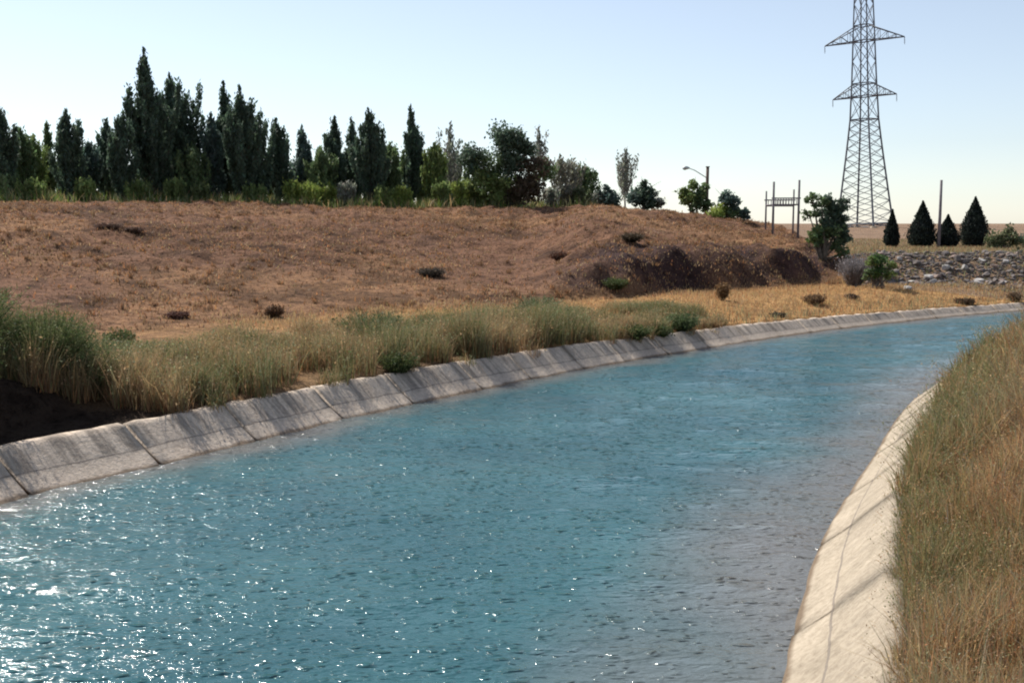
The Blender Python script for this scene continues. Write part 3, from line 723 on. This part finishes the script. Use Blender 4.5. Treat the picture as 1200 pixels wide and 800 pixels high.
for k, (px, top, wpx, col) in enumerate(SAP):
    D = DT(px) - 3.5 - (k % 3) * .6
    if px > 800: D = 77
    poplar(px, top, wpx, D, col, '%s sapling %s' % (sapl[k], near[k]), .85, 15, 0, 200 + k, 'sapling', 'young saplings at the foot of the tree row', .02, leaf=.2, cat='sapling')

# clipped cypresses
def cypress(px, top, base_py, wpx, D, label, seed):
    rg = np.random.default_rng(5000 + seed); x0 = wx(px, D); z0 = gz(x0, D) - .03; H = wz(top, D) - z0; Wd = wpx / FPX * D
    t = empty('cypress_tree', (x0, D, z0), label, 'cypress', 'clipped cypresses on the plateau')
    tb = MB(); tb.tube([(0, 0, 0), (0, 0, .3), (0.02, 0, H * .6)], [.07, .06, .02], 7); tb.build('trunk', M_bark, t)
    def prof(s): return np.interp(s, [0, .03, .10, .25, .42, .6, .78, .9, 1], [.35, .66, .9, 1.0, .88, .62, .34, .16, .02]) * Wd / 2
    mb = MB(); zz = np.linspace(.08, H * .97, 16); th = np.arange(14) * 2 * np.pi / 14
    lump = 1 + .10 * np.random.default_rng(seed).normal(size=(16, 14))
    r = prof((zz - .08) / (H - .08))[:, None] * .84 * lump
    v = np.stack([np.cos(th) * r, np.sin(th) * r, np.repeat(zz[:, None], 14, 1)], -1).reshape(-1, 3)
    i = np.arange(15)[:, None] * 14; j = np.arange(14)[None]; f = np.stack([i + j, i + (j + 1) % 14, i + 14 + (j + 1) % 14, i + 14 + j], -1).reshape(-1, 4)
    col = (.018, .026, .020)
    mb.add(v, f, None, foliage_cols(rg, len(v), col))
    n = 5200; s = rg.uniform(0, 1, n) ** .9; a = rg.uniform(0, 6.28, n)
    bump_ = 1 + .13 * (vnoise(a * 2.2 + 9, s * 14, seed) - .5) * 2 + .12 * rg.normal(size=n)
    rr = prof(s) * bump_ * rg.uniform(.84, 1.04, n)
    P = np.stack([np.cos(a) * rr, np.sin(a) * rr, .06 + s * (H - .06)], 1)
    # upright sprays
    u = rg.normal(0, .35, (n, 3)); u[:, 2] = 1; u /= np.linalg.norm(u, axis=1)[:, None]
    tv = np.cross(u, rg.normal(size=(n, 3))); tv /= np.linalg.norm(tv, axis=1)[:, None]; sz = rg.uniform(.07, .17, n)[:, None]
    V = np.stack([P - u * sz * .6, P + tv * sz * .35, P + u * sz * .7, P - tv * sz * .35], 1).reshape(-1, 3)
    mb.add(V, np.arange(n)[:, None] * 4 + np.arange(4), None, np.repeat(foliage_cols(rg, n, col, .4) * (.8 + .5 * vnoise(a * 3, s * 9, 3))[:, None], 4, 0))
    mb.build('crown', M_leaf, t)
cypress(1043, 246, 288, 16, 84, 'smallest and slimmest clipped cypress, beside the pylon foot', 1)
cypress(1078, 236, 290, 29, 84, 'clipped cypress left of the thin pole, greyish tip', 2)
cypress(1108, 252, 290, 24, 84, 'short wide clipped cypress right of the thin pole', 3)
cypress(1139, 231, 287, 30, 86, 'largest clipped cypress, rightmost teardrop with a sharp tip', 4)

# ------------------------------------------------------------------ steel lattice pylon
def pylon():
    D = 180; px = 1011.5; x0 = wx(px, D); z0 = gz(x0, D)
    t = empty('lattice_pylon', (x0, D, z0), 'tall grey steel lattice power pylon with triangular cross arms on the far plain', 'pylon')
    k = D / FPX
    def Z(py): return wz(py, D) - z0
    lev = [(0.0, 34.0), (Z(262) * 1.0, 32.3), (Z(236), 28.5), (Z(210), 25.0), (Z(186), 21.8), (Z(162), 18.8), (Z(140), 16.3), (Z(113), 15.0), (Z(98), 14.2), (Z(72), 13.2), (Z(48), 12.4), (Z(30), 11.8), (Z(5), 10.8), (Z(-20), 10.0), (Z(-38), 9.2), (Z(-75), 1.2)]
    lev = [(max(z, 0), r * k) for z, r in lev]; th0 = R(-1.7)
    def cor(i, j):
        z, r = lev[i]; a = th0 + j * math.pi / 2; return np.array([r * math.cos(a), r * math.sin(a), z])
    for j in range(4):
        lm = MB(); lm.tube([cor(i, j) for i in range(len(lev))], np.interp(np.arange(len(lev)), [0, 6, 15], [.17, .14, .09]), 4)
        lm.build('leg', M_steel, t)
        bm_ = MB(); j2 = (j + 1) % 4
        for i in range(len(lev) - 1):
            A, B, C_, D_ = cor(i, j), cor(i, j2), cor(i + 1, j), cor(i + 1, j2)
            nsub = 1
            if i in (1, 2, 3, 4, 5): nsub = 2
            for s in range(nsub):
                f0, f1 = s / nsub, (s + 1) / nsub
                a0, b0 = A + (C_ - A) * f0, B + (D_ - B) * f0; a1, b1 = A + (C_ - A) * f1, B + (D_ - B) * f1
                bm_.tube([a0, b1], .055, 4, cap=False); bm_.tube([b0, a1], .055, 4, cap=False)
            if i in (1, 6, 7, 8, 10, 11, 13, 14): bm_.tube([A, B], .09, 4, cap=False)
        bm_.build('bracing', M_steel, t)
    # cross arms: run square to one face
    ax = np.array([math.cos(R(-31.7)), math.sin(R(-31.7)), 0]); ay = np.array([-ax[1], ax[0], 0])
    for zb, zt, ln, rb in ((Z(48), Z(31), 43.5, 12.4), (Z(113), Z(98), 35, 15), (Z(-20), Z(-37), 35, 10)):
        for sgn in (1, -1):
            a_ = MB(); tip = ax * sgn * ln * k / math.cos(R(14)) + np.array([0, 0, zb - .1])
            hb = rb * k * .62
            roots = [ax * sgn * hb + ay * s * hb * .9 + np.array([0, 0, z]) for s in (1, -1) for z in (zb, zt)]
            for r_ in roots: a_.tube([r_, tip], .085, 4)
            for f in (.25, .5, .75):
                q = [r_ * (1 - f) + tip * f for r_ in roots]
                a_.tube([q[0], q[1]], .04, 4); a_.tube([q[2], q[3]], .04, 4); a_.tube([q[0], q[2]], .04, 4)
                q0 = [r_ * (1.25 - f) + tip * (f - .25) for r_ in roots]
                a_.tube([q0[0], q[1]], .04, 4); a_.tube([q0[2], q[3]], .04, 4); a_.tube([q0[0], q[2]], .04, 4)
            arm = a_.build('cross_arm', M_steel, t)
            i_ = MB(); 
            for s in range(6): i_.tube([tip + np.array([0, 0, -.12 - .16 * s]), tip + np.array([0, 0, -.2 - .16 * s])], [.10, .05], 8)
            i_.tube([tip, tip + np.array([0, 0, -1.2])], .03, 5)
            i_.build('insulator', M_steel, arm)
    for j in range(4):
        f_ = MB(); c = cor(0, j); f_.box(c - np.array([.4, .4, .5]), c + np.array([.4, .4, .25])); f_.build('footing', M_conc_r, t)
    t.rotation_euler = (0, R(-2.3), 0)
pylon()

# ------------------------------------------------------------------ gantry of four poles with slatted beams
def gantry():
    D = 72; k = D / FPX; x0 = wx(914, D); z0 = gz(x0, D)
    t = empty('pole_gantry', (x0, D, z0), 'grey four-pole gantry carrying a slatted platform beside the leafy tree', 'gantry')
    P = [(895.5, 224, 1.3, .055), (904, 213, -.6, .07), (927.5, 222, 1.3, .055), (933.5, 211, -.6, .07)]; tops = []
    for px, top, dy, r in P:
        x = wx(px, D + dy) - x0; y = dy; zb = gz(x0 + x, D + dy) - .3 - z0; zt = wz(top, D + dy) - z0
        m = MB(); m.tube([(x, y, zb), (x, y, zt)], [r * 1.2, r], 8); m.build('pole', M_poleg, t); tops.append((x, y, zt))
    zA = wz(232.5, D) - z0; zB = wz(241, D) - z0
    for a, b, za, zb in ((tops[1], tops[3], zA, wz(240, D) - z0), (tops[0], tops[2], wz(234, D) - z0, zB)):
        m = MB(); 
        m.tube([(a[0] - .12, a[1], za), (b[0] + .12, b[1], za)], .045, 5); m.tube([(a[0], a[1], zb), (b[0], b[1], zb)], .045, 5)
        for f in np.linspace(.08, .92, 9):
            x = a[0] + (b[0] - a[0]) * f; m.box((x - .022, a[1] - .02, zb), (x + .022, a[1] + .02, za))
        m.build('beam', M_poleg, t)
    for a, b in ((tops[0], tops[1]), (tops[2], tops[3])):
        m = MB(); m.tube([(a[0], a[1], zB + .05), (b[0], b[1], zB + .05)], .04, 5); m.build('cross_tie', M_poleg, t)
gantry()

# ------------------------------------------------------------------ lamp post and thin pole
def lamp_post():
    D = 80; x0 = wx(826.5, D); z0 = gz(x0, D) - .1; t = empty('lamp_post', (x0, D, z0), 'brown lamp post with a thin curved arm reaching left', 'lamp post')
    H = wz(196, D) - z0; m = MB(); m.tube([(-.03, 0, -.2), (0, 0, H * .5), (.02, 0, H)], [.15, .12, .11], 10); m.box((-.11, -.13, H), (.15, .13, H + .06)); m.build('post', M_poleb, t)
    k = D / FPX; pts = [(0, 0, wz(209, D) - z0), (-7 * k, 0, wz(204.5, D) - z0), (-15 * k, 0, wz(199.5, D) - z0), (-22 * k, 0, wz(197, D) - z0)]
    m = MB(); m.tube(pts, .035, 6); arm = m.build('arm', M_lamp, t)
    m = MB(); p = np.array(pts[-1]); m.tube([p + (.08, 0, 0), p + (-.1, 0, .02), p + (-.3, 0, -.01), p + (-.42, 0, -.05)], [.05, .12, .15, .05], 8); m.build('lamp_head', M_lamp, arm)
lamp_post()
D = 83; x0 = wx(1098, D); z0 = gz(x0, D) - .3; H = wz(211, D) - z0
m = MB(); m.tube([(0, 0, 0), (.02, 0, H * .5), (.02, 0, H)], [.13, .11, .09], 10); o = m.build('utility_pole', M_poleg, None); o.location = (x0, D, z0)
tag(o, 'thin grey bare pole rising between the clipped cypresses', 'pole')
o.data.materials[0] = M_poleg

# ------------------------------------------------------------------ rubble heap
import bmesh
def boulder_mesh(seed):
    rg = np.random.default_rng(seed); bm = bmesh.new(); bmesh.ops.create_icosphere(bm, subdivisions=3, radius=1)
    pl = [(Vector(rg.normal(size=3)).normalized(), rg.uniform(.42, .8)) for _ in range(11)]
    for v in bm.verts:
        for n, d in pl:
            e = v.co.dot(n) - d
            if e > 0: v.co -= n * e
        v.co += Vector(rg.normal(0, .015, 3))
    me = bpy.data.meshes.new('boulder'); bm.to_mesh(me); bm.free(); return me
BM = {}
for key, mt in (('g', M_rock), ('w', M_rockw), ('b', M_rockb)):
    BM[key] = [boulder_mesh(s) for s in range(6)]
    for me in BM[key]: me.materials.append(mt)
rg = np.random.default_rng(77); GRP = 'rocks of the rubble heap'
def boulder(x, y, s, key, label):
    o = bpy.data.objects.new('boulder', BM[key][rg.integers(0, 6)]); o.location = (x, y, gz(x, y) + s * rg.uniform(-.05, .3))
    o.scale = (s * rg.uniform(.8, 1.3), s * rg.uniform(.7, 1.1), s * rg.uniform(.55, .85)); o.rotation_euler = rg.uniform(-.4, .4, 3) + np.array([0, 0, rg.uniform(0, 6)])
    link(o); tag(o, label, 'rock', GRP)
lab = {'g': 'grey angular rock lying in the rubble heap behind the canal', 'b': 'brown angular rock lying in the rubble heap behind the canal', 'w': 'small whitish rock lying in the rubble heap behind the canal'}
for k in range(285):
    px = rg.uniform(1042, 1196) if k % 8 else rg.uniform(1000, 1050); f = rg.uniform(0, 1); yy = 54.8 + 5.3 * f + (px - 1060) * .006
    x = wx(px, yy); boulder(x, yy, (.09 + .20 * rg.random() ** 1.4), rg.choice(['g', 'g', 'g', 'b', 'b', 'w'], p=[.25, .25, .2, .13, .13, .04]), '')
for o in list(COL.objects):
    if o.name.startswith('boulder') and not o.get('label'):
        o['label'] = lab['g' if o.data in BM['g'] else 'b' if o.data in BM['b'] else 'w']
SP = [(1106, 311, .38, 'w', 'largest white rock, near the top of the rubble heap'), (1128, 312, .30, 'w', 'second white rock right of the largest one'), (1017, 325, .26, 'w', 'pale rock at the foot of the green bush'),
      (1069, 328, .28, 'w', 'round white rock low in the middle of the heap'), (1090, 330, .3, 'w', 'flat pale rock at the foot of the heap below the largest white one'), (1086, 321, .3, 'w', 'upright whitish rock left below the largest white one'), (1146, 327, .34, 'w', 'long pale rock low at the right of the heap'), (1062, 336, .3, 'w', 'pale rock lying in the grass in front of the heap')]
for px, py, s, key, lb in SP:
    # march to the ground point under this pixel
    for yy in np.arange(50, 64, .05):
        if wz(py, yy) <= gz(wx(px, yy), yy) + .12: break
    boulder(wx(px, yy), yy - .15, s, key, lb)
# small rubble between the rocks
rg2 = np.random.default_rng(78); mb = MB(); me = BM['g'][0]; bv = np.array([v.co[:] for v in me.vertices]); bf = np.array([p.vertices[:] for p in me.polygons])
n = 2200; px = rg2.uniform(1000, 1200, n); yy = 54 + 6.5 * rg2.random(n); xs = wx(px, yy); zs = ground(xs, yy)
for k in range(n):
    s = rg2.uniform(.04, .12); a = rg2.uniform(0, 6.28); ca, sa = math.cos(a), math.sin(a)
    v = bv * np.array([s, s * .8, s * .7]); v = np.stack([v[:, 0] * ca - v[:, 1] * sa, v[:, 0] * sa + v[:, 1] * ca, v[:, 2]], 1) + np.array([xs[k], yy[k], zs[k] + s * .2]); mb.add(v, None, bf)
o = mb.build('rubble', M_rock); tag(o, 'small loose stones filling the rubble heap', 'rubble', kind='stuff')

# ------------------------------------------------------------------ shrubs on banks and mound
def tuft_bush(name, x, y, h, wd, cols, label, n, seed, cat='bush', group=None, thick=.02, leaf=.06, lean=.5, mat=None, nleaf=3, zoff=0):
    rg = np.random.default_rng(7000 + seed); z0 = gz(x, y) - .04 + zoff; t = empty(name, (x, y, z0), label, cat, group)
    th = rg.uniform(0, 6.28, n); rr = wd / 2 * .35 * np.sqrt(rg.random(n)); bx, by = np.cos(th) * rr, np.sin(th) * rr
    hh = h * rg.uniform(.5, 1.05, n); ln = rg.uniform(0, 1, n) ** .7 * wd / 2 * 1.0
    u = np.linspace(0, 1, 4); P = np.stack([bx[:, None] + np.cos(th)[:, None] * ln[:, None] * u ** 1.3, by[:, None] + np.sin(th)[:, None] * ln[:, None] * u ** 1.3, hh[:, None] * u * (1 - .25 * (ln / wd * 2)[:, None] * u)], -1)
    fa = rg.uniform(0, 3.14, n); s = np.stack([np.cos(fa), np.sin(fa), 0 * fa], 1)[:, None] * (thick / 2 * np.array([1, .8, .55, .15]))[None, :, None]
    V = np.stack([P - s, P + s], 2).reshape(-1, 3); k = np.arange(n)[:, None, None] * 8; seg = np.arange(3)[None, :, None] * 2
    F = (k + seg + np.array([0, 1, 3, 2])[None, None]).reshape(-1, 4)
    ci = rg.integers(0, len(cols), n); C1 = np.array(cols)[ci] * rg.uniform(.7, 1.3, (n, 1))
    mesh_obj('stems', V, F, M_grass, t, cols=np.repeat(C1 * .75, 8, 0))
    m = n * nleaf; q = rg.integers(0, n, m); uu = rg.uniform(.35, 1.02, m); i0 = np.clip((uu * 3).astype(int), 0, 2); fr = uu * 3 - i0
    L = P[q, i0] * (1 - fr)[:, None] + P[q, i0 + 1] * fr[:, None] + rg.normal(0, .5, (m, 3)) * leaf
    v, f, c = cards(L, leaf * rg.uniform(.6, 1.3, m), C1[q] * rg.uniform(.85, 1.2, (m, 1)), rg)
    mesh_obj('foliage', v, f, mat or M_grass, t, cols=c)
    return t
def at_px(px, py, lo=14, hi=90):
    for yy in np.arange(lo, hi, .1):
        if wz(py, yy) <= gz(wx(px, yy), yy): return wx(px, yy), yy
    return wx(px, hi), hi
gD = [(.055, .085, .03), (.09, .12, .04), (.14, .15, .06)]; gF = [(.09, .13, .045), (.14, .17, .065), (.22, .22, .10)]
tuft_bush('reed_bush', -8.75, 20.3, 1.75, 1.7, gF, 'tall dark green feathery bush at the left picture edge above the black hollow', 2600, 1, thick=.020, leaf=.04, nleaf=14)
tuft_bush('reed_bush', -10.0, 19.3, 2.1, 2.2, gF, 'second tall dark bush cut off by the left picture edge, added for its shadow', 2300, 2, thick=.022, leaf=.045, nleaf=14)  # added past the frame edge to cast shadow on hollow and lining
tuft_bush('reed_bush', -9.3, 17.6, 1.9, 1.7, gF, 'third dark bush outside the left picture edge, added to shade the hollow', 1400, 4, thick=.022, leaf=.045, nleaf=14)  # out of view, added so its shadow covers the hollow
tuft_bush('reed_bush', -7.9, 20.6, 1.0, 1.5, [(.10, .14, .05), (.16, .17, .07), (.2, .17, .09)], 'lower grey green bush right of the tall dark one at the left edge', 1000, 3, thick=.018, leaf=.04, nleaf=10)
B = [(137, 412, .62, .7, gD, 'small round dark green shrub above the tall verge grass'), (430, 402, .95, 1.5, [(.08, .12, .05), (.13, .15, .07)], 'dense green shrub in the verge near the lining shadow'), (98, 440, .9, 1.5, [(.12, .16, .07), (.18, .19, .09)], 'soft grey green shrub at the left in the verge grass'),
     (465, 440, .6, .8, gD, 'dark little shrub at the lip of the left lining'), (545, 412, .55, .9, gD, 'dark green shrub on the lip right of the lining shadow'), (630, 372, .8, 1.5, [(.13, .16, .08), (.2, .2, .11)], 'pale sage shrub sticking up at the back of the verge grass'),
     (742, 400, .55, 1.1, gD, 'dark green shrub on the lip by the shaded slab'), (772, 396, .5, .9, gD, 'second dark green shrub on the lip, right of its neighbour'), (800, 388, .65, 1.1, [(.12, .16, .07), (.09, .12, .05)], 'last green shrub of the verge before the bare straw strip'),
     (320, 372, .45, .55, [(.16, .09, .05), (.11, .065, .04)], 'reddish brown dried shrub at the foot of the mound'), (505, 324, .7, 1.3, [(.06, .05, .04), (.10, .08, .06)], 'dark dead bush low on the brown slope'), (656, 305, .7, 1.0, [(.12, .05, .03), (.09, .05, .035)], 'rusty dark bush in the middle of the brown slope'),
     (740, 283, .7, 1.2, [(.06, .045, .03), (.10, .07, .04)], 'dark dried bush above the steep cut'), (722, 338, .5, .9, gD, 'green tuft at the left foot of the steep cut'), (847, 352, .8, .5, [(.28, .18, .09), (.2, .12, .06)], 'upright ochre weed on the straw strip'),
     (955, 356, .45, .8, [(.28, .18, .09), (.16, .1, .06)], 'brown weed clump on the straw strip left of the rubble'), (998, 350, .35, .5, [(.09, .06, .045)], 'small dark weed on the straw strip below the grey brush'), (1131, 356, .5, .9, [(.10, .065, .04), (.16, .1, .06)], 'dark brown weed clump near the far end of the lining'), (1190, 353, .75, .6, [(.10, .065, .04), (.16, .1, .06)], 'tall dark weed at the right edge of the straw strip'),
     (913, 372, .35, .6, [(.06, .05, .035)], 'small dark weed on the lip of the far lining'), (130, 268, .45, 1.4, [(.10, .06, .045), (.14, .085, .06)], 'dark brown low scrub on the upper left of the brown slope'), (158, 272, .35, 1.0, [(.10, .06, .045), (.14, .085, .06)], 'smaller brown scrub just right of the upper left one'), (207, 372, .3, .8, [(.12, .06, .045)], 'dark red brown scrub near the left foot of the slope')]
for k, (px, py, h, wd, cols, lb) in enumerate(B):
    x, y = at_px(px, py); D_ = y
    if max(cols[0]) < .13 and cols[0][0] > cols[0][1]: h *= .6; wd *= .85
    tuft_bush('shrub', x, y, h, wd, cols, lb, 420, 20 + k, thick=.02 + .0003 * D_, leaf=.05 + .0008 * D_, nleaf=4)
# grey dead brush
x, y = wx(1001, 53.5), 53.5
tuft_bush('dead_brush', x, y, 1.75, 1.5, [(.28, .26, .26), (.36, .33, .33), (.22, .2, .2)], 'pale grey dead brushwood between mound end and green bush', 900, 90, cat='brushwood', thick=.035, leaf=.09, nleaf=2)
# overhanging tufts on the lip of the far lining whose shadows streak the slabs
rg = np.random.default_rng(55)

# weeds on the slope: clods and dark tufts
rg = np.random.default_rng(56); n = 4200; x = rg.uniform(-32, 19, n); y = rg.uniform(28, 92, n); q = -.66 * (x + 12) + .751 * (y - 31)
k = (np.abs(x / y) < .5) & (q > -.5) & (q < 38) & (rg.random(n) < .15 + sstep(-.2, .5, fbm(x, y, 6, 3, 300))); x, y = x[k], y[k]; z = ground(x, y); mb = MB()
for i in range(len(x)):
    m = 26; hh = rg.uniform(.12, .36); th = rg.uniform(0, 6.28, m); rr = rg.uniform(0, .16, m)
    v, f, c = blades(x[i] + np.cos(th) * rr, y[i] + np.sin(th) * rr, np.full(m, z[i] - .02), hh * rg.uniform(.5, 1, m), np.full(m, .035), pick(rg, m, ['brown', 'rust', 'tan'], [.8, .25, .12]), .9, rg); mb.add(v, None, f, c)
o = mb.build('dry_weeds', M_grass); tag(o, 'small dark dried weed tufts dotting the brown slope', 'weeds', kind='stuff')

# grass and scrub on the plateau
rg = np.random.default_rng(57); n = 26000; px = rg.uniform(990, 1230, n); y = rg.uniform(54, 110, n); x = wx(px, y)
c = pick(rg, n, ['tan', 'straw', 'sage', 'olive', 'brown'], np.stack([np.full(n, .5), np.full(n, .08), np.full(n, .25) + .5 * sstep(70, 58, y), .15 + .4 * sstep(72, 58, y), np.full(n, .2)], 1))
v, f, c = blades(x, y, ground(x, y) - .02, rg.uniform(.12, .42, n) * np.interp(y, [54, 58, 66, 90], [.5, .5, 1, .6]), rg.uniform(.03, .06, n), c, .5, rg)
o = mesh_obj('plateau_grass', v, f, M_grass, cols=c); tag(o, 'dry olive and tan grass on the plateau below the cypresses', 'grass', kind='stuff')

# ------------------------------------------------------------------ light
AZ, EL = R(-43), R(48.5)        # azimuth from +Y towards +X, elevation
sv = Vector((math.sin(AZ) * math.cos(EL), math.cos(AZ) * math.cos(EL), math.sin(EL)))
ld = bpy.data.lights.new('sun', 'SUN'); ld.energy = 4.7; ld.angle = R(.53); ld.color = (1, .95, .87)
lo = link(bpy.data.objects.new('sun', ld)); lo.rotation_euler = (-sv).to_track_quat('-Z', 'Y').to_euler(); lo.location = (0, 0, 30)
wld = bpy.data.worlds.new('World'); scene.world = wld; wld.use_nodes = True; nt = wld.node_tree; nt.nodes.clear()
sky = nt.nodes.new('ShaderNodeTexSky'); sky.sky_type = 'NISHITA'; sky.sun_disc = False
sky.sun_elevation = EL; sky.sun_rotation = AZ; sky.altitude = 300; sky.air_density = 1.0; sky.dust_density = .3; sky.ozone_density = 1.0
bg = nt.nodes.new('ShaderNodeBackground'); bg.inputs['Strength'].default_value = .102
out = nt.nodes.new('ShaderNodeOutputWorld'); hs = nt.nodes.new('ShaderNodeHueSaturation'); hs.inputs['Saturation'].default_value = .62; nt.links.new(sky.outputs[0], hs.inputs['Color'])
tn = nt.nodes.new('ShaderNodeMix'); tn.data_type = 'RGBA'; tn.blend_type = 'MULTIPLY'; tn.inputs[0].default_value = 1; tn.inputs[7].default_value = (.96, .99, 1.04, 1)
nt.links.new(hs.outputs[0], tn.inputs[6]); nt.links.new(tn.outputs[2], bg.inputs[0]); nt.links.new(bg.outputs[0], out.inputs[0])

vs = scene.view_settings; vs.view_transform = 'Standard'; vs.look = 'None'; vs.gamma = 1; vs.use_curve_mapping = False; vs.exposure = .42
scene.cycles.pixel_filter_type = 'BLACKMAN_HARRIS'; scene.cycles.filter_width = 2.0
scene.cycles.max_bounces = 6
